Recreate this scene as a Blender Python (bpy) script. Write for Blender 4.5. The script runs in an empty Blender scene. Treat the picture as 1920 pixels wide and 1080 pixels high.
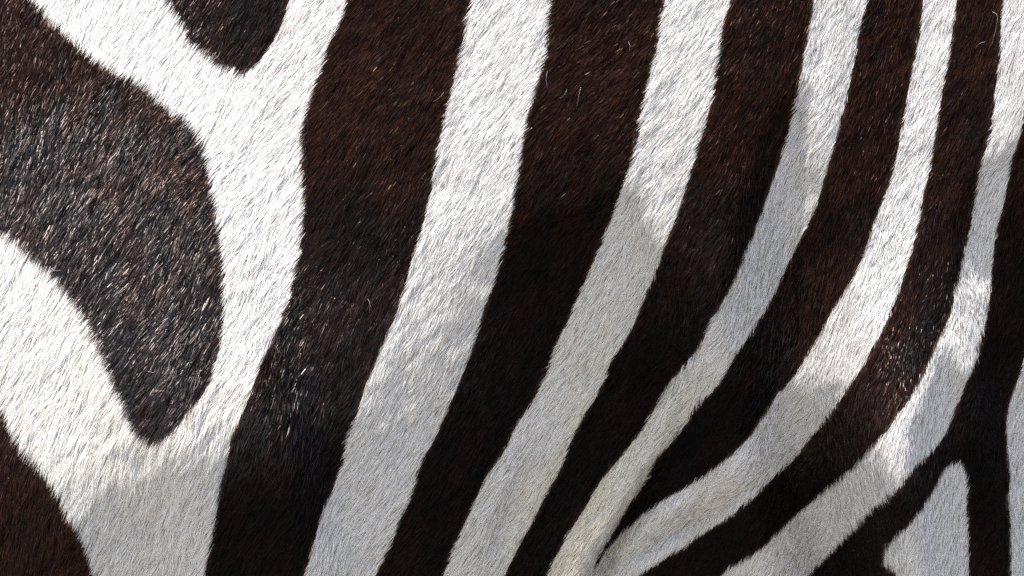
import bpy, math, random
import numpy as np

# ------------------------------------------------------------------ camera, sky, sun, exposure
SC = bpy.context.scene
COL = SC.collection
PX = 0.6 / 1920.0            # metres per photograph pixel on the flank
DIST = 2.2                   # camera distance
DP = DIST / PX

cam_d = bpy.data.cameras.new('camera')
cam = bpy.data.objects.new('camera', cam_d)
COL.objects.link(cam)
cam.location = (0, -DIST, 0)
cam.rotation_euler = (math.radians(90), 0, 0)
cam_d.sensor_width = 36
cam_d.lens = 36 * DIST / 0.6
cam_d.clip_start = 0.05
cam_d.clip_end = 2000
cam_d.dof.use_dof = True
cam_d.dof.focus_distance = DIST + 0.0
cam_d.dof.aperture_fstop = 8.0
SC.camera = cam

LD = np.array([-0.22, 0.90, 0.45])       # to the sun: image right, image up, towards the camera
LD = LD / np.linalg.norm(LD)
sun_vec = (LD[0], -LD[2], LD[1])         # world
SUN_EL = math.asin(sun_vec[2])
SUN_AZ = math.atan2(sun_vec[0], sun_vec[1])

world = bpy.data.worlds.new('World')
SC.world = world
world.use_nodes = True
nt = world.node_tree
sky = nt.nodes.new('ShaderNodeTexSky')
sky.sky_type = 'NISHITA'
sky.sun_disc = False
sky.sun_elevation = SUN_EL
sky.sun_rotation = SUN_AZ
sky.air_density = 0.8
sky.dust_density = 2.2
sky.ozone_density = 0.6
bg = nt.nodes['Background']
bg.inputs['Strength'].default_value = 0.15
nt.links.new(sky.outputs[0], bg.inputs['Color'])

sun_d = bpy.data.lights.new('sun', 'SUN')
sun_d.energy = 2.8
sun_d.angle = math.radians(0.5)
sun_d.color = (1.0, 0.955, 0.895)
sun = bpy.data.objects.new('sun', sun_d)
COL.objects.link(sun)
from mathutils import Vector
sun.rotation_euler = Vector(sun_vec).to_track_quat('Z', 'Y').to_euler()
sun.location = Vector(sun_vec) * 5

SC.view_settings.view_transform = 'Standard'
SC.view_settings.look = 'None'
SC.view_settings.exposure = 1.15
SC.view_settings.gamma = 1.0
SC.render.engine = 'CYCLES'
SC.cycles.use_denoising = False
SC.cycles.max_bounces = 16
SC.cycles.transmission_bounces = 16
SC.cycles.diffuse_bounces = 4
SC.cycles.glossy_bounces = 16
SC.cycles.caustics_reflective = True
SC.cycles.caustics_refractive = True
SC.cycles.sample_clamp_indirect = 6

rng = np.random.default_rng(7)

# ------------------------------------------------------------------ coat pattern, in photograph pixels on the flank
B0 = [(-300,-260),(-120,-170),(-10,-110),(35,-50),(62,0),(82,22),(105,50),(140,77),(165,102),(215,132),(270,160),(305,192),(345,222),(370,250),(387,290),(397,350),(407,400),(415,450),(419,500),(418,540),(419,580),(415,630),(405,675),(395,715),(370,755),(345,785),(320,815),(288,832),(265,820),(245,795),(225,745),(207,705),(192,660),(170,615),(145,575),(120,540),(95,510),(60,485),(45,465),(20,450),(0,435),(-80,400),(-300,330),(-700,300),(-700,-260)]
BL = [(-300,560),(-90,690),(0,770),(15,790),(30,825),(55,860),(85,890),(110,930),(125,965),(145,990),(160,1025),(172,1060),(178,1080),(200,1160),(225,1300),(240,1600),(-700,1600),(-700,500)]
BT = [(240,-300),(280,-120),(315,0),(330,25),(350,55),(360,80),(385,100),(415,122),(442,138),(470,132),(490,110),(505,90),(520,65),(532,40),(542,0),(565,-110),(590,-300)]
E1L = [(700,-300),(668,-110),(650,0),(640,40),(620,75),(607,115),(592,155),(580,195),(569,235),(566,280),(567,320),(570,360),(568,400),(563,450),(558,490),(552,520),(547,540),(535,580),(515,630),(492,675),(475,725),(452,780),(435,820),(425,865),(415,905),(407,955),(397,1010),(390,1050),(385,1080),(370,1180),(350,1400)]
E1R = [(915,-300),(897,-110),(885,0),(875,30),(870,75),(862,110),(850,160),(840,200),(832,235),(822,280),(815,325),(805,375),(790,435),(775,480),(765,520),(757,545),(740,595),(722,635),(700,690),(685,725),(670,775),(650,825),(640,872),(625,915),(607,955),(597,990),(585,1030),(572,1080),(545,1180),(490,1400)]
E2L = [(1050,-300),(1040,-110),(1032,0),(1027,50),(1022,100),(1012,145),(1000,190),(987,230),(982,270),(972,320),(965,370),(957,415),(945,460),(935,500),(923,540),(900,605),(880,670),(855,730),(832,785),(805,840),(785,880),(770,935),(747,980),(727,1030),(710,1070),(706,1080),(668,1180),(600,1400)]
E2R = [(1262,-300),(1255,-110),(1247,0),(1240,30),(1235,75),(1225,120),(1215,160),(1202,210),(1197,250),(1185,300),(1170,345),(1152,395),(1135,435),(1120,475),(1105,510),(1092,540),(1070,590),(1047,640),(1025,695),(1000,750),(967,800),(945,845),(915,890),(895,930),(870,985),(847,1035),(832,1080),(795,1180),(720,1400)]
E3L = [(1395,-300),(1382,-110),(1370,0),(1357,40),(1350,90),(1342,135),(1335,190),(1320,240),(1305,285),(1292,335),(1281,370),(1265,415),(1247,460),(1235,500),(1217,540),(1200,580),(1177,630),(1145,680),(1125,730),(1100,770),(1075,820),(1050,880),(1025,925),(1000,975),(972,1025),(948,1075),(945,1080),(895,1180),(800,1400)]
E3R = [(1550,-300),(1540,-110),(1527,0),(1520,40),(1510,90),(1502,140),(1490,200),(1475,260),(1455,320),(1435,380),(1415,435),(1392,490),(1370,540),(1340,590),(1317,640),(1295,675),(1280,691),(1250,725),(1225,770),(1200,810),(1170,850),(1140,885),(1115,920),(1090,965),(1065,1000),(1045,1040),(1025,1080),(985,1180),(900,1400)]
E4L = [(1655,-300),(1640,-110),(1625,0),(1615,40),(1607,80),(1600,125),(1585,190),(1567,260),(1550,320),(1532,380),(1510,430),(1490,470),(1457,540),(1430,590),(1400,635),(1365,690),(1340,730),(1305,765),(1280,803),(1245,845),(1225,870),(1205,910),(1177,950),(1155,990),(1132,1025),(1119,1050),(1112,1068)]
E4R = [(1745,-300),(1740,-110),(1732,0),(1727,45),(1720,85),(1712,125),(1702,180),(1690,240),(1680,300),(1662,360),(1640,415),(1625,465),(1600,520),(1588,540),(1560,585),(1540,625),(1515,665),(1490,705),(1455,745),(1430,785),(1400,825),(1365,860),(1325,890),(1280,918),(1250,935),(1220,955),(1190,980),(1160,1008),(1135,1035),(1123,1055),(1114,1070)]
E5L = [(1812,-300),(1804,-110),(1795,0),(1787,55),(1780,100),(1770,155),(1760,215),(1750,280),(1737,340),(1725,400),(1715,450),(1700,500),(1688,540),(1670,585),(1650,630),(1630,665),(1605,705),(1575,750),(1550,785),(1520,820),(1490,860),(1455,890),(1420,925),(1380,960),(1345,985),(1310,1005),(1280,1028),(1250,1045),(1220,1065),(1195,1080),(1110,1150),(960,1400)]
E5R = [(1888,-300),(1884,-110),(1880,0),(1877,60),(1875,110),(1867,170),(1862,220),(1852,270),(1840,310),(1830,360),(1822,415),(1810,465),(1800,520),(1792,540),(1780,595),(1755,650),(1735,695),(1715,735),(1690,770),(1665,805),(1635,840),(1610,870),(1570,905),(1530,935),(1490,970),(1455,1005),(1415,1040),(1370,1065),(1355,1080),(1260,1170),(1100,1400)]
E6L = [(1965,-300),(1957,-110),(1948,0),(1940,80),(1930,160),(1920,220),(1912,260),(1897,300),(1890,340),(1880,390),(1867,440),(1862,480),(1857,540),(1850,595),(1840,640),(1827,685),(1807,730),(1790,770),(1775,810),(1745,850),(1710,885),(1675,925),(1635,960),(1600,995),(1565,1030),(1535,1060),(1515,1080),(1440,1170),(1300,1400)]
WT = [(1785,872),(1800,867),(1808,880),(1815,915),(1812,955),(1815,990),(1816,1080),(1818,1180),(1822,1400),(1660,1400),(1690,1180),(1680,1080),(1660,1065),(1657,1045),(1675,1015),(1705,985),(1730,955),(1745,930),(1760,905),(1770,885)]
WR = [(2300,-100),(2060,300),(1975,540),(1935,630),(1920,675),(1912,705),(1900,735),(1890,770),(1887,810),(1890,850),(1894,890),(1892,940),(1895,990),(1897,1040),(1895,1080),(1905,1200),(1915,1400),(2700,1400),(2700,-100)]

def curve(pts, closed=False, n=4):
    """Catmull-Rom through the points"""
    p = np.array(pts, float); N = len(p); out = []
    rngk = range(N) if closed else range(N - 1)
    for i in rngk:
        if closed:
            a, b, c, d = p[(i-1) % N], p[i], p[(i+1) % N], p[(i+2) % N]
        else:
            a, b, c, d = p[max(i-1, 0)], p[i], p[i+1], p[min(i+2, N-1)]
        for k in range(n):
            t = k / n
            out.append(0.5*((2*b) + (-a+c)*t + (2*a-5*b+4*c-d)*t*t + (-a+3*b-3*c+d)*t**3))
    if not closed: out.append(p[-1])
    return np.array(out)

def inside(poly, x, y):
    res = np.zeros(x.shape, bool)
    bx0, bx1 = poly[:, 0].min(), poly[:, 0].max(); by0, by1 = poly[:, 1].min(), poly[:, 1].max()
    m = (x >= bx0) & (x <= bx1) & (y >= by0) & (y <= by1)
    xs, ys = x[m], y[m]; r = np.zeros(xs.shape, bool)
    q = np.roll(poly, -1, 0)
    for (x0, y0), (x1, y1) in zip(poly, q):
        if y0 == y1: continue
        c = ((y0 > ys) != (y1 > ys))
        r ^= c & (xs < (x1-x0)*(ys-y0)/(y1-y0)+x0)
    res[m] = r
    return res

def between(L, R):
    return np.vstack([curve(L), curve(R)[::-1]])

# id -> (name, label, dark?)   painted in order on white ground regions
LL = [(-900,-300),(-900,1400)]
REG = []   # (key, polygon)
REG.append(('w_left', between([(-900,-300),(-900,1400)], E1L)))
REG.append(('b_shoulder', curve(B0, True)))
REG.append(('b_corner', curve(BL, True)))
REG.append(('b_wedge', curve(BT, True)))
REG.append(('b1', between(E1L, E1R)))
REG.append(('w1', between(E1R, E2L)))
REG.append(('b2', between(E2L, E2R)))
REG.append(('w2', between(E2R, E3L)))
REG.append(('b3', between(E3L, E3R)))
REG.append(('w3', between(E3R, E4L + [(1070,1180),(960,1300),(930,1400)])))
REG.append(('w4', between(E4R + [(1070,1180),(960,1300),(930,1400)], E5L)))
REG.append(('b4', between(E4L, E4R)))
REG.append(('b5', between(E5L, E5R)))
REG.append(('w5', between(E5R, E6L)))
REG.append(('b6', between(E6L, [(2800,-300),(2800,1400)])))
REG.append(('w_tri', curve(WT, True)))
REG.append(('w_right', curve(WR, True)))
KEYS = [k for k, _ in REG]
DARK = np.array([k.startswith('b') for k in KEYS])

def region(x, y):
    r = np.zeros(x.shape, int)
    for i, (k, poly) in enumerate(REG):
        r[inside(poly, x, y)] = i
    return r

# ------------------------------------------------------------------ noise and fields
_tab = rng.random((16, 256, 256))
def vn(x, y, scale, seed):
    u = x/scale + seed*17.31; v = y/scale + seed*9.77
    i = np.floor(u).astype(int); j = np.floor(v).astype(int)
    f = u-i; g = v-j; f = f*f*(3-2*f); g = g*g*(3-2*g)
    T = _tab[seed % 16]
    a = T[i & 255, j & 255]; b = T[(i+1) & 255, j & 255]; c = T[i & 255, (j+1) & 255]; d = T[(i+1) & 255, (j+1) & 255]
    return ((a*(1-f)+b*f)*(1-g)+(c*(1-f)+d*f)*g)*2-1

def field(ctrl, x, y, sig=180.0):
    num = np.zeros(x.shape); den = np.zeros(x.shape)
    for cx, cy, v in ctrl:
        w = 1.0/(((x-cx)**2+(y-cy)**2)/(sig*sig)+0.08)**2
        num += w*v; den += w
    return num/den

def blur(A, r):
    """gaussian-like blur along both axes, r in cells"""
    k = int(max(1, round(3*r))); xs = np.arange(-k, k+1); g = np.exp(-0.5*(xs/r)**2); g /= g.sum()
    P = np.pad(A, ((k, k), (0, 0)), 'edge'); A = sum(g[i]*P[i:i+A.shape[0]] for i in range(2*k+1))
    P = np.pad(A, ((0, 0), (k, k)), 'edge'); A = sum(g[i]*P[:, i:i+A.shape[1]] for i in range(2*k+1))
    return A

# ------------------------------------------------------------------ relief of the flank (height towards the camera, in photo pixels)
GS = 5.0
GX0, GX1, GY0, GY1 = -450, 2370, -350, 1430
gx = np.arange(GX0, GX1+1, GS); gy = np.arange(GY0, GY1+1, GS)
XX, YY = np.meshgrid(gx, gy, indexing='ij')
crit = -LD[2]/math.hypot(LD[0], LD[1])       # slope at which the hide just turns away from the sun
shear = -LD[0]/LD[1]                         # light travels this far right per pixel down
# how steeply the hide faces the sun where it is lit (slope of height going down the light)
SL = [(0,100,.36),(0,500,.34),(150,850,.20),(300,300,.36),(450,650,.12),(420,760,.0),(600,150,.12),(650,400,.05),(560,620,.05),
      (900,100,.0),(850,400,-.08),(800,600,-.2),(1100,150,-.02),(1100,350,-.2),(1300,100,.0),(1280,350,-.15),(1430,200,-.1),(1450,50,.0),
      (1600,150,-.05),(1600,400,-.1),(1640,550,.12),(1700,650,.2),(1640,820,.1),(1750,200,-.1),(1700,450,.0),(1900,100,-.1),(1900,300,-.2),(1800,550,.0)]
SL += [(290,640,.38),(320,720,.36),(310,790,.26),(500,720,.22),(620,560,.12),(1590,770,.6),(1640,835,.62),(1690,700,.35),(1550,670,.3),(1690,870,.4),(1650,620,.15),(200,930,-.36),(330,870,-.38),(430,860,-.38),(600,780,-.3),(750,650,-.38),(60,1010,-.2),(850,560,-.38),(900,480,-.33)]
S = field(SL, XX, YY, 130)
# the hollows and the underside that lie out of the sun
SHADE = [
  [(-500,1120),(60,1050),(130,975),(190,905),(250,872),(330,858),(430,790),(500,860),(620,790),(700,690),(800,640),(880,520),(930,440),(1010,400),(1080,385),(1150,345),(1188,345),(1222,410),(1240,478),(1262,440),
   (1290,520),(1330,560),(1370,480),(1400,300),(1440,210),(1475,170),(1500,185),(1512,230),(1520,300),(1510,390),(1500,450),(1510,540),(1500,640),(1485,715),(1500,735),(1560,700),(1600,690),(1570,770),(1640,865),
   (1690,945),(1690,830),(1690,790),(1740,700),(1790,560),(1780,420),(1830,300),(1900,260),(1960,160),(2400,100),(2500,1500),(-500,1500)],
]
M = np.zeros(XX.shape)
wx = XX + vn(XX, YY, 60, 3)*10; wy = YY + vn(XX, YY, 60, 4)*14 + np.clip((700-XX)/300, 0, 1)*26*vn(XX, YY, 34, 5)
for P in SHADE:
    M = np.maximum(M, inside(curve(P, True, 3), wx, wy).astype(float))
LIT = [[(1800,560),(1850,540),(1846,640),(1820,700),(1800,690),(1800,640),(1775,640)]]
for P in LIT:
    M = np.where(inside(curve(P, True, 3), wx, wy), 0.0, M)

# walk down the light, column by column in sheared coordinates
UU = XX                                        # column label = px at py = 540
def shear_sample(A, back=False):
    out = np.empty_like(A); n = A.shape[0]
    for j, yy in enumerate(gy):
        sh = (yy-540)*shear*(-1 if back else 1)
        out[:, j] = np.interp(gx+sh, gx, A[:, j])
    return out
Su = shear_sample(S); wl = np.clip((1050-XX)/250, 0, 1)
Mu = shear_sample(wl*blur(M, 15)+(1-wl)*blur(M, 1.6))
stepl = GS*math.sqrt(1+shear*shear)
A = np.cumsum((Su-crit)*(1-Mu), axis=1)*stepl
T = (np.arange(len(gy))*stepl)[None, :]
H = A + crit*T
H = shear_sample(H, True)
H = blur(H, 4.0)
inn = lambda r: np.clip(2*blur(M, r)-1, 0, 1)**1.3
soft = np.clip((XX-250)/700, .25, 1)
H -= (1-wl)*(19*inn(3.2) + 18*inn(12.0)) + wl*11*inn(26.0)
low = np.clip((YY-(560+0*XX))/500, 0, 1.6)
H -= 45*low**1.5*inn(14.0)
# balance the columns so that the sheet stays close to the flank plane
inf = (gy >= 0) & (gy <= 1080)
mid = H[:, inf].mean(axis=1)
cm = mid.copy(); k = 25
kk = np.exp(-0.5*(np.arange(-60, 61)/k)**2); kk /= kk.sum()
cm = np.convolve(np.pad(cm, 60, 'edge'), kk, 'valid')
H = H - cm[:, None]
H = H - 60*((XX-900)/1000)**2

def seg_dist(pts, x, y):
    """distance to a polyline and signed side (positive = right of travel)"""
    p = curve(pts, False, 4); best = np.full(x.shape, 1e9); side = np.zeros(x.shape); tt = np.zeros(x.shape)
    n = len(p)-1
    for i in range(n):
        ax, ay = p[i]; dx, dy = p[i+1]-p[i]; L2 = dx*dx+dy*dy
        t = np.clip(((x-ax)*dx+(y-ay)*dy)/L2, 0, 1)
        d = np.hypot(x-ax-t*dx, y-ay-t*dy)
        m = d < best
        best = np.where(m, d, best); side = np.where(m, np.sign((x-ax)*dy-(y-ay)*dx), side); tt = np.where(m, (i+t)/n, tt)
    return best, side, tt
# the deep skin fold: the hide left of it overhangs, the hide right of it tucks in
d, s, t = seg_dist([(1330,760),(1270,830),(1225,882),(1195,935),(1165,985),(1135,1035),(1112,1085),(1080,1180)], XX, YY)
amp = np.clip(t*1.6, 0, 1)
sd = d*s
LEFT = -np.sign(1)                              # sd < 0 is one side, found below
left = (sd*1.0)
H += amp*np.where(left > 0, -80*np.exp(-(sd/50)**2), 44*np.exp(-(sd/80)**2))
for pts, a, w in [
    ([(1330,620),(1270,700),(1225,780),(1205,840)], -15, 15),
    ([(1370,560),(1300,690),(1262,770),(1235,830)], 13, 20),
    ([(1180,660),(1110,830),(1040,990),(1000,1080)], -13, 20),
    ([(1240,560),(1190,700),(1130,830),(1090,930)], 10, 22),
    ([(1130,850),(1090,930),(1050,1010),(1020,1090)], 13, 18),
    ([(1070,1000),(1040,1060),(1020,1120)], -10, 12),
    ([(1010,850),(960,960),(920,1060)], -11, 18),
    ([(960,880),(930,960),(890,1060)], 8, 18),
    ([(1450,840),(1330,930),(1230,990),(1160,1060)], 24, 28),
    ([(1480,880),(1350,975),(1240,1035),(1180,1080)], -22, 14),
    ([(780,520),(740,640),(700,760),(650,900)], 4, 40),
    ([(900,-40),(935,110),(905,250)], -9, 22), ([(985,120),(940,260),(890,420)], -6, 16), ([(900,40),(870,180),(838,330),(800,470)], -7, 12), ([(1280,80),(1245,230),(1215,330)], -5, 14), ([(1010,20),(990,120),(970,220)], 5, 14), ([(1545,-20),(1525,120),(1490,260)], -7, 14), ([(1750,0),(1730,140),(1705,260)], -5, 12), ([(1770,260),(1735,420),(1660,560)], 5, 14),
    ([(1895,-20),(1890,80),(1880,200)], -6, 14),
    ([(1912,-20),(1905,80),(1895,180)], 6, 12),
    ([(1330,250),(1350,400),(1330,560)], 6, 26),
    ]:
    d, s, t = seg_dist(pts, XX, YY)
    H += a*np.exp(-(d/w)**2)*np.clip(np.minimum(t, 1-t)*5, 0, 1)
# small dimples and ripples of the skin under the coat
H += 2.4*vn(XX, YY, 70, 1) + (1.1+.7*np.clip((XX-800)/600, 0, 1))*vn(XX, YY*.7, 32, 2)
H = blur(H, 1.2)
# the barrel of the body rounds away beyond the frame
ex = np.clip(np.maximum(-60-XX, XX-1980), 0, None); ey = np.clip(np.maximum(-60-YY, YY-1140), 0, None)
H -= 0.0016*(ex**2+ey**2)

def sample(A, x, y):
    u = np.clip((x-GX0)/GS, 0, A.shape[0]-1.001); v = np.clip((y-GY0)/GS, 0, A.shape[1]-1.001)
    i = u.astype(int); j = v.astype(int); f = u-i; g = v-j
    return (A[i, j]*(1-f)+A[i+1, j]*f)*(1-g)+(A[i, j+1]*(1-f)+A[i+1, j+1]*f)*g
HX = np.gradient(H, GS, axis=0); HY = np.gradient(H, GS, axis=1)

def world_pts(x, y, h):
    """flank coordinates (photo px right, px down, px out) -> world metres"""
    return np.stack([(x-960)*PX, -h*PX, (540-y)*PX], -1)
def photo_xy(x, y, h):
    """where that point of the pattern lies (the pattern is laid out as seen square on)"""
    k = DP/(DP-h)
    return 960+(x-960)*k, 540+(y-540)*k

# ------------------------------------------------------------------ materials
def fur_material(name, dark):
    m = bpy.data.materials.new(name); m.use_nodes = True
    n = m.node_tree
    out = n.nodes['Material Output']; h = n.nodes['Principled BSDF']
    at = n.nodes.new('ShaderNodeAttribute'); at.attribute_name = 'tint'
    n.links.new(at.outputs['Color'], h.inputs['Base Color'])
    mr = n.nodes.new('ShaderNodeMapRange')     # some hairs are glossier than others
    n.links.new(at.outputs['Alpha'], mr.inputs['Value'])
    if dark:
        n.nodes.remove(h)
        df = n.nodes.new('ShaderNodeBsdfDiffuse'); gl = n.nodes.new('ShaderNodeBsdfGlossy'); mx = n.nodes.new('ShaderNodeMixShader')
        hs = n.nodes.new('ShaderNodeAttribute'); hs.attribute_name = 'sheen'
        n.links.new(at.outputs['Color'], df.inputs['Color']); n.links.new(hs.outputs['Color'], gl.inputs['Color'])
        gl.inputs['Roughness'].default_value = 0.33
        mr.inputs['To Min'].default_value = 0.0015; mr.inputs['To Max'].default_value = 0.055
        n.links.new(mr.outputs[0], mx.inputs[0]); n.links.new(df.outputs[0], mx.inputs[1]); n.links.new(gl.outputs[0], mx.inputs[2])
        n.links.new(mx.outputs[0], out.inputs[0])
    else:
        mr.inputs['To Min'].default_value = 0.5; mr.inputs['To Max'].default_value = 0.3
        n.links.new(mr.outputs[0], h.inputs['Roughness'])
        h.inputs['Specular IOR Level'].default_value = 0.3
        tr = n.nodes.new('ShaderNodeBsdfTranslucent'); mx = n.nodes.new('ShaderNodeMixShader')
        n.links.new(at.outputs['Color'], tr.inputs['Color']); mx.inputs[0].default_value = 0.22
        n.links.new(h.outputs[0], mx.inputs[1]); n.links.new(tr.outputs[0], mx.inputs[2]); n.links.new(mx.outputs[0], out.inputs[0])
    return m
MAT_DARK = fur_material('dark_brown_fur', True)
MAT_WHITE = fur_material('white_fur', False)

def skin_material():
    m = bpy.data.materials.new('hide'); m.use_nodes = True
    n = m.node_tree; b = n.nodes['Principled BSDF']
    at = n.nodes.new('ShaderNodeAttribute'); at.attribute_name = 'tint'
    n.links.new(at.outputs['Color'], b.inputs['Base Color'])
    b.inputs['Roughness'].default_value = 0.9
    b.inputs['Specular IOR Level'].default_value = 0.1
    return m
MAT_SKIN = skin_material()

# ------------------------------------------------------------------ dry grassland the animal stands on (throws warm light up)
gm = bpy.data.materials.new('dry_grass'); gm.use_nodes = True
gn = gm.node_tree; gb = gn.nodes['Principled BSDF']; gb.inputs['Roughness'].default_value = 0.95
gt = gn.nodes.new('ShaderNodeTexNoise'); gt.inputs['Scale'].default_value = 3.0; gt.inputs['Detail'].default_value = 8
gr = gn.nodes.new('ShaderNodeValToRGB')
gr.color_ramp.elements[0].color = (.24, .23, .20, 1); gr.color_ramp.elements[1].color = (.34, .325, .28, 1)
gc = gn.nodes.new('ShaderNodeTexCoord')
gn.links.new(gc.outputs['Object'], gt.inputs['Vector']); gn.links.new(gt.outputs[0], gr.inputs[0]); gn.links.new(gr.outputs[0], gb.inputs['Base Color'])
gme = bpy.data.meshes.new('ground')
gme.from_pydata([(-600, -600, -1.0), (600, -600, -1.0), (600, 600, -1.0), (-600, 600, -1.0)], [], [(0, 1, 2, 3)])
gme.materials.append(gm)
ground = bpy.data.objects.new('ground', gme); COL.objects.link(ground); ground['kind'] = 'structure'

# ------------------------------------------------------------------ the zebra
zebra = bpy.data.objects.new('zebra', None)
COL.objects.link(zebra)
zebra['label'] = 'zebra flank with short glossy coat in dark brown and white stripes'
zebra['category'] = 'zebra'

def make_mesh(name, verts, tris, mat, colors=None, parent=zebra, smooth=True, spec=None):
    me = bpy.data.meshes.new(name)
    me.vertices.add(len(verts)); me.vertices.foreach_set('co', verts.astype(np.float32).ravel())
    nf = len(tris)
    me.loops.add(nf*3); me.loops.foreach_set('vertex_index', tris.astype(np.int32).ravel())
    me.polygons.add(nf)
    me.polygons.foreach_set('loop_start', np.arange(0, nf*3, 3, dtype=np.int32))
    me.polygons.foreach_set('use_smooth', np.full(nf, smooth))
    me.update(calc_edges=True)
    if colors is not None:
        a = me.color_attributes.new('tint', 'FLOAT_COLOR', 'POINT')
        c = np.ones((len(verts), 4), np.float32); c[:, :colors.shape[1]] = colors
        a.data.foreach_set('color', c.ravel())
    if spec is not None:
        a = me.attributes.new('sheen', 'FLOAT_COLOR', 'POINT')
        c = np.ones((len(verts), 4), np.float32); c[:, :3] = spec
        a.data.foreach_set('color', c.ravel())
    me.materials.append(mat)
    o = bpy.data.objects.new(name, me); COL.objects.link(o)
    o.parent = parent
    return o

# body: one closed shell, the flank in front and the far side of the barrel behind
bs = 2
bx = XX[::bs, ::bs]; by = YY[::bs, ::bs]; bh = H[::bs, ::bs]
nx, ny = bx.shape
front = world_pts(bx, by, bh-5.5).reshape(-1, 3)
u = (bx-GX0)/(GX1-GX0)*2-1; v = (by-GY0)/(GY1-GY0)*2-1
rim = np.clip((1-np.abs(u)**4)*(1-np.abs(v)**4), 0, 1)
back = world_pts(bx, by, bh).reshape(nx, ny, 3).copy()
back[..., 1] = back[..., 1] + 0.004 + 0.28*np.sqrt(rim)
back = back.reshape(-1, 3)
px, py = photo_xy(bx, by, bh)
reg = region(px.ravel(), py.ravel())
skin_c = np.where(DARK[reg][:, None], np.array([.012, .008, .007]), np.array([.42, .40, .38]))
idx = np.arange(nx*ny).reshape(nx, ny)
a, b, c, dd = idx[:-1, :-1].ravel(), idx[1:, :-1].ravel(), idx[1:, 1:].ravel(), idx[:-1, 1:].ravel()
tf = np.vstack([np.stack([a, dd, b], 1), np.stack([b, dd, c], 1)])
off = nx*ny
tb = np.vstack([np.stack([a, b, dd], 1), np.stack([b, c, dd], 1)])+off
rimv = np.concatenate([idx[:, 0], idx[-1, 1:], idx[-2::-1, -1], idx[0, -2:0:-1]])
r2 = np.roll(rimv, -1)
ts = np.vstack([np.stack([rimv, r2, rimv+off], 1), np.stack([r2, r2+off, rimv+off], 1)])
body = make_mesh('body', np.vstack([front, back]), np.vstack([tf, tb, ts]), MAT_SKIN, np.vstack([skin_c, skin_c]))

# ------------------------------------------------------------------ the coat
ANG = [(0,100,14),(0,400,14),(150,300,18),(200,600,26),(300,450,20),(60,650,30),(300,200,25),(60,950,15),(450,300,35),(500,450,33),(330,700,26),(250,950,24),(430,650,30),(400,100,24),
       (600,100,38),(750,100,36),(700,350,28),(650,600,20),(500,800,26),(1000,100,40),(900,400,34),(800,600,30),(700,950,36),(600,950,33),
       (1200,100,40),(1250,300,38),(1150,500,30),(950,800,33),(900,1000,35),(1350,100,36),(1350,400,30),(1550,150,34),(1450,500,30),(1300,700,34),(1200,850,36),
       (1100,1000,30),(1350,900,38),(1300,1000,32),(1550,450,26),(1600,300,28),(1750,150,28),(1650,500,20),(1600,650,20),(1700,650,14),(1500,850,28),(1650,900,14),
       (1850,100,20),(1850,600,18),(1780,1000,20),(1550,1000,22),(1900,900,18)]
LEN = [(0,0,42),(200,400,52),(450,300,46),(100,700,48),(300,650,52),(600,700,46),(300,950,46),(700,200,38),(700,900,38),(1000,200,36),(1100,700,34),(950,1000,34),(1300,300,33),(1250,800,26),(1150,1000,24),
       (1550,200,30),(1700,400,27),(1350,950,24),(1650,800,24),(1850,200,28),(1850,900,22)]

FX0, FX1, FY0, FY1 = -110, 2030, -120, 1190
N = 520000
side = math.sqrt((FX1-FX0)*(FY1-FY0)/N)
cx = np.arange(FX0, FX1, side); cy = np.arange(FY0, FY1, side)
RX, RY = np.meshgrid(cx, cy, indexing='ij')
RX = RX.ravel()+(rng.random(RX.size)-.5)*side*1.8
RY = RY.ravel()+(rng.random(RY.size)-.5)*side*1.8
n = RX.size
h0 = sample(H, RX, RY)
hx = sample(HX, RX, RY); hy = sample(HY, RX, RY)
nrm = np.stack([-hx, -hy, np.ones(n)], 1); nrm /= np.linalg.norm(nrm, axis=1)[:, None]    # right, down, out
# locks: neighbouring hairs lean together
ang = field(ANG, RX, RY, 110)
cax, cay = RX*math.cos(.45)-RY*math.sin(.45)*-1, 0
# coordinates along and across the lie of the hair, for elongated locks
ca, sa = math.cos(math.radians(28)), math.sin(math.radians(28))
al = -RX*sa+RY*ca; ac = RX*ca+RY*sa
lock1 = vn(ac, al*.45, 9, 5); lock2 = vn(ac, al*.5, 22, 6); lock3 = vn(RX, RY, 90, 7); lock4 = vn(ac, al*.4, 4.5, 12)
ang = ang + 8.5*lock1 + 6*lock2 + 5*lock3 + 3.5*lock4 + rng.normal(0, 3.5, n)
lift = 12 + 8*vn(ac, al*.45, 10, 8) + 5*vn(ac, al*.5, 26, 9) + rng.normal(0, 4, n)
L = field(LEN, RX, RY, 200)*.84*(0.85+0.22*rng.random(n))*(1+.12*vn(ac, al*.5, 14, 10))
a_ = np.radians(ang)
d2 = np.stack([-np.sin(a_), np.cos(a_), np.zeros(n)], 1)
tan = d2 - (d2*nrm).sum(1)[:, None]*nrm; tan /= np.linalg.norm(tan, axis=1)[:, None]
bit = np.cross(nrm, tan)
bend = rng.normal(0, .06, n)+.10*vn(ac, al, 12, 11)
def deg(x): return np.radians(x)
lf = deg(np.clip(lift, 2, 42))
h0 = h0 + 1.6*vn(ac, al*.4, 13, 14)
P0 = np.stack([RX, RY, h0], 1) - nrm*1.5
def step(P, f, l, b):
    return P + (L*f)[:, None]*(tan*np.cos(l)[:, None]+nrm*np.sin(l)[:, None]+bit*b[:, None])
P1 = step(P0, .36, lf*1.45, bend*.0)
P2 = step(P1, .34, lf*.75, bend*.8)
P3 = step(P2, .30, lf*.15, bend*1.8)
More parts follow.
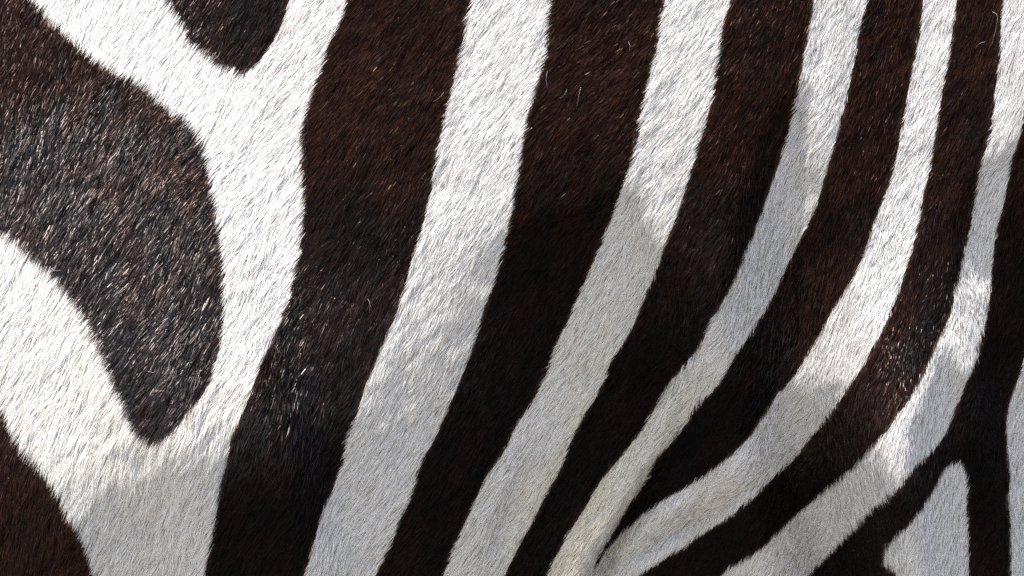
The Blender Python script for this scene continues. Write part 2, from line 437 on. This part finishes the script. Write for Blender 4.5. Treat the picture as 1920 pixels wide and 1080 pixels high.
# tufts: the tips of a small group of hairs draw together
cw, cl = 8.0, 20.0
def tuft(cw, cl, seed):
    i0 = np.floor(ac/cw).astype(int); best = np.full(n, 1e9); ox = np.zeros(n); oy = np.zeros(n)
    j0 = np.floor(al/cl).astype(int)
    for di in (-1, 0, 1):
        for dj in (-1, 0, 1):
            i = i0+di; j = j0+dj
            jx = _tab[seed][i & 255, j & 255]; jy = _tab[seed+1][i & 255, j & 255]
            tx = (i+jx)*cw; ty = (j+jy)*cl
            d = ((tx-ac)/cw)**2+((ty-al)/cl)**2
            m = d < best; best = np.where(m, d, best); ox = np.where(m, tx-ac, ox); oy = np.where(m, ty-al, oy)
    return ox
pull = np.clip(tuft(cw, cl, 1)*.62, -6, 6)
acr = np.array([ca, sa, 0.0])
P2 = P2 + (pull*.45*(.6+.6*rng.random(n)))[:, None]*acr
P3 = P3 + (pull*(.6+.6*rng.random(n)))[:, None]*acr
# ribbon width direction: rolled about the hair
roll = rng.normal(0, .5, n)
wv = bit*np.cos(roll)[:, None]+nrm*np.sin(roll)[:, None]
W = (0.85+.3*rng.random(n))*np.where(RX > 1200, .9, 1.0)
qx, qy = photo_xy(*( (P0*.12+P1*.36+P2*.36+P3*.16).T ))
fuzz = rng.normal(0, 1.1, n)
reg = region(qx+fuzz, qy+rng.normal(0, 1.1, n))
dark = DARK[reg]
# distance-free edge mark: hairs whose neighbours a little way off belong to the other colour are browner
ed = np.zeros(n)
for ox, oy in ((7, 0), (-7, 0), (0, 7), (0, -7)):
    ed += DARK[region(qx+ox, qy+oy)] != dark
ed = np.clip(ed/2, 0, 1)
brown = np.clip(field([(100,300,.1),(300,600,.05),(450,900,0),(700,900,0),(1150,700,0),(1000,900,0),(1350,650,.1),(1200,950,0),(1500,900,.05),(1350,800,0),(1850,600,.1),(450,60,.3),(60,40,.6),(60,950,.9),(700,150,1),(700,500,.4),(1100,150,.9),(1050,500,.2),(1400,150,1.0),(1380,450,.6),(1650,250,1),(1600,550,.8),(1820,200,.7),(1650,800,.5),(900,900,.15),(1400,900,.15),(1800,800,.15)], RX, RY, 150)+.35*vn(ac, al*.5, 40, 15), 0, 1.3)  # faded brown of the coat, cut in shaded zones to paint their shade
r1 = rng.random(n)[:, None]; r2_ = rng.random(n)[:, None]
lockc = vn(ac, al*.4, 16, 13)[:, None]
dk = np.array([.0045, .0030, .0027])*(0.55+.9*r1)*(1+.3*lockc)
dk = dk + brown[:, None]*np.array([.027, .0092, .005])*(.05+1.25*r2_**3)
tip_d = dk*1.4 + np.array([.10, .055, .03])*(ed*rng.random(n)**2)[:, None]
wh = np.array([.875, .855, .83])*(0.89+.13*r1)
wh = np.where(r2_ < .012, wh*np.array([.55, .47, .40]), wh)
tip_w = wh*np.array([1.0, .995, .985])
tip_w = tip_w*(1-(.22*ed*rng.random(n))[:, None]*np.array([.5, .9, 1.2]))
bounce_tint = np.clip(field([(1100,960,1),(1060,1040,.9),(1180,860,.7),(1240,740,.5),(1300,930,.25),(1400,900,.1),(1300,650,.1),(900,1000,.35),(820,1060,.3),(980,800,.1),(1150,1050,.5),(1250,1040,.1),(700,900,.1),(300,1000,.1),(300,840,.25),(600,500,0),(1000,300,0),(1600,600,0),(1600,950,0),(1800,300,0),(400,200,0)], RX, RY, 90)*(1+.5*vn(ac, al*.5, 30, 3)), 0, 1)[:, None]  # warm bounce light at the fold, painted as cream tint in white fur
wh = wh*(1-bounce_tint*np.array([.05, .09, .22])); tip_w = tip_w*(1-bounce_tint*np.array([.05, .09, .22]))
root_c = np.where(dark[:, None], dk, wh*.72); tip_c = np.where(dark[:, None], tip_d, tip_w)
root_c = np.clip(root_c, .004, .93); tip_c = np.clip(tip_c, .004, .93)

gloss = rng.random(n)**field([(60,60,2.5),(100,300,.7),(300,300,.8),(300,600,.8),(450,60,2.2),(60,950,2),(700,150,6),(650,700,2.2),(1100,200,6),(1400,200,6),(1350,500,3),(1600,300,6),(1600,600,3),(1700,750,2.5),(1820,300,5)], RX, RY, 150)
gloss *= field([(100,300,1),(300,600,1),(320,740,1),(480,760,1),(60,40,.5),(450,60,.6),(60,950,.6),(700,150,.42),(650,400,.5),(600,680,1),(700,620,.8),(900,900,.08),(700,900,.1),(500,1000,.1),(1150,700,.06),(1350,800,.06),(1100,200,.4),(1050,500,.12),(1400,200,.42),(1350,500,.6),(1600,250,.42),(1570,600,.9),(1680,740,1),(1610,800,1),(1650,830,1),(1820,200,.4),(1750,500,.5),(1850,900,.05),(1850,600,.06),(1400,950,.08),(1600,950,.06)], RX, RY, 130)  # sheen painted in: hairs glossier in sunlit zones, duller in shaded ones
sheen = np.clip(np.array([[1, .62, .5]])+np.array([[0, .24, .34]])*(1.1-brown)[:, None], 0, 1)
def to_world(P): return world_pts(P[:, 0], P[:, 1], P[:, 2])
def ribbons(sel):
    w = wv[sel]*W[sel][:, None]*.5
    ps = [P0[sel], P1[sel], P2[sel], P3[sel]]
    vs = np.stack([to_world(ps[0]-w*.9), to_world(ps[0]+w*.9), to_world(ps[1]-w), to_world(ps[1]+w),
                   to_world(ps[2]-w*.75), to_world(ps[2]+w*.75), to_world(ps[3])], 1)
    m = len(w); base = (np.arange(m)*7)[:, None, None]
    # every triangle starts with an edge that runs along the hair
    t = np.array([[0, 2, 1], [1, 3, 2], [2, 4, 3], [3, 5, 4], [4, 6, 5]])[None]
    tr = (base+t).reshape(-1, 3)
    rc, tc = root_c[sel], tip_c[sel]
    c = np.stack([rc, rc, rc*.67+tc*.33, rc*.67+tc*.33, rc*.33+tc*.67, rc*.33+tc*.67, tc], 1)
    c = np.concatenate([c, np.repeat(gloss[sel][:, None, None], 7, 1)], 2)
    return vs.reshape(-1, 3), tr, c.reshape(-1, 4)

LABELS = {
 'b_shoulder': 'broad rounded dark patch, greyest in the sun', 'b_corner': 'dark patch in the lower left corner', 'b_wedge': 'short dark wedge hanging from the top edge',
 'w_left': 'wide white fork around the dark patches',
 'b1': 'widest dark stripe', 'b2': 'dark stripe second from the fork', 'b3': 'dark stripe running into the crease', 'b4': 'dark stripe that tapers to a point in the skin fold',
 'b5': 'dark curving stripe, sunlit half way down', 'b6': 'dark branching stripe at the right edge',
 'w1': 'widest white stripe', 'w2': 'white stripe with a pointed tongue of sunlight', 'w3': 'thin white stripe creased by the skin fold', 'w4': 'white stripe curving into the skin fold',
 'w5': 'white stripe along the branching dark stripe', 'w_tri': 'small white triangle', 'w_right': 'white sliver at the right edge'}
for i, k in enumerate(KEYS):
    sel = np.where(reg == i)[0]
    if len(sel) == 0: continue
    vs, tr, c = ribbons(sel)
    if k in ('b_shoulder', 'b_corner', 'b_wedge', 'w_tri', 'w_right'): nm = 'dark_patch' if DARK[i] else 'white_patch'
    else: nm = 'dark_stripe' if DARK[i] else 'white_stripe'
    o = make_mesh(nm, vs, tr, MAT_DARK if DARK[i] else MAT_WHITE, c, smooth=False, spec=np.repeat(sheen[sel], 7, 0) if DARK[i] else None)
    o['label'] = LABELS[k]
print('hairs', n)

# single stray hairs lying on the coat
def stray(pts, col):
    p = curve(pts, False, 4); p3 = []
    for i, (x, y) in enumerate(p):
        t = i/(len(p)-1)
        hh = sample(H, np.array([x]), np.array([y]))[0]+9+5*math.sin(t*3.1)
        p3.append(world_pts(960+(x-960)*(DP-hh)/DP, 540+(y-540)*(DP-hh)/DP, hh))
    p3 = np.array(p3); V = []; F = []
    for i in range(len(p3)):
        d = p3[min(i+1, len(p3)-1)]-p3[max(i-1, 0)]; d /= np.linalg.norm(d)
        a = np.cross(d, [0, 1, 0]); a /= np.linalg.norm(a); b = np.cross(d, a)
        r = .00011*(1-.7*i/(len(p3)-1))
        for k in range(3):
            th = k*2.0944; V.append(p3[i]+r*(a*math.cos(th)+b*math.sin(th)))
        if i:
            q = 3*(i-1)
            for k in range(3):
                k2 = (k+1) % 3
                F += [(q+k, q+k2, q+3+k), (q+k2, q+3+k2, q+3+k)]
    F += [(0, 2, 1), (len(V)-3, len(V)-2, len(V)-1)]
    c = np.tile(np.array(col), (len(V), 1))
    o = make_mesh('stray_hair', np.array(V), np.array(F), MAT_WHITE, c)
    return o
for pts in ([(1178,78),(1181,86),(1180,97)], [(1026,133),(1024,149),(1027,167)], [(1063,168),(1058,178),(1049,185)], [(1089,164),(1085,180),(1081,203)],
            [(832,173),(824,183),(811,191)], [(94,502),(104,507),(117,507)], [(273,695),(281,697),(289,698),(292,689)], [(1861,22),(1870,30),(1867,55),(1858,87)],
            [(1847,78),(1836,82),(1828,91)], [(690,560),(694,572),(692,586)]):
    stray(pts, (.6, .58, .54))
stray([(1474,1018),(1471,1032),(1465,1047)], (.03, .02, .02))['label'] = 'single dark hair on the white stripe'
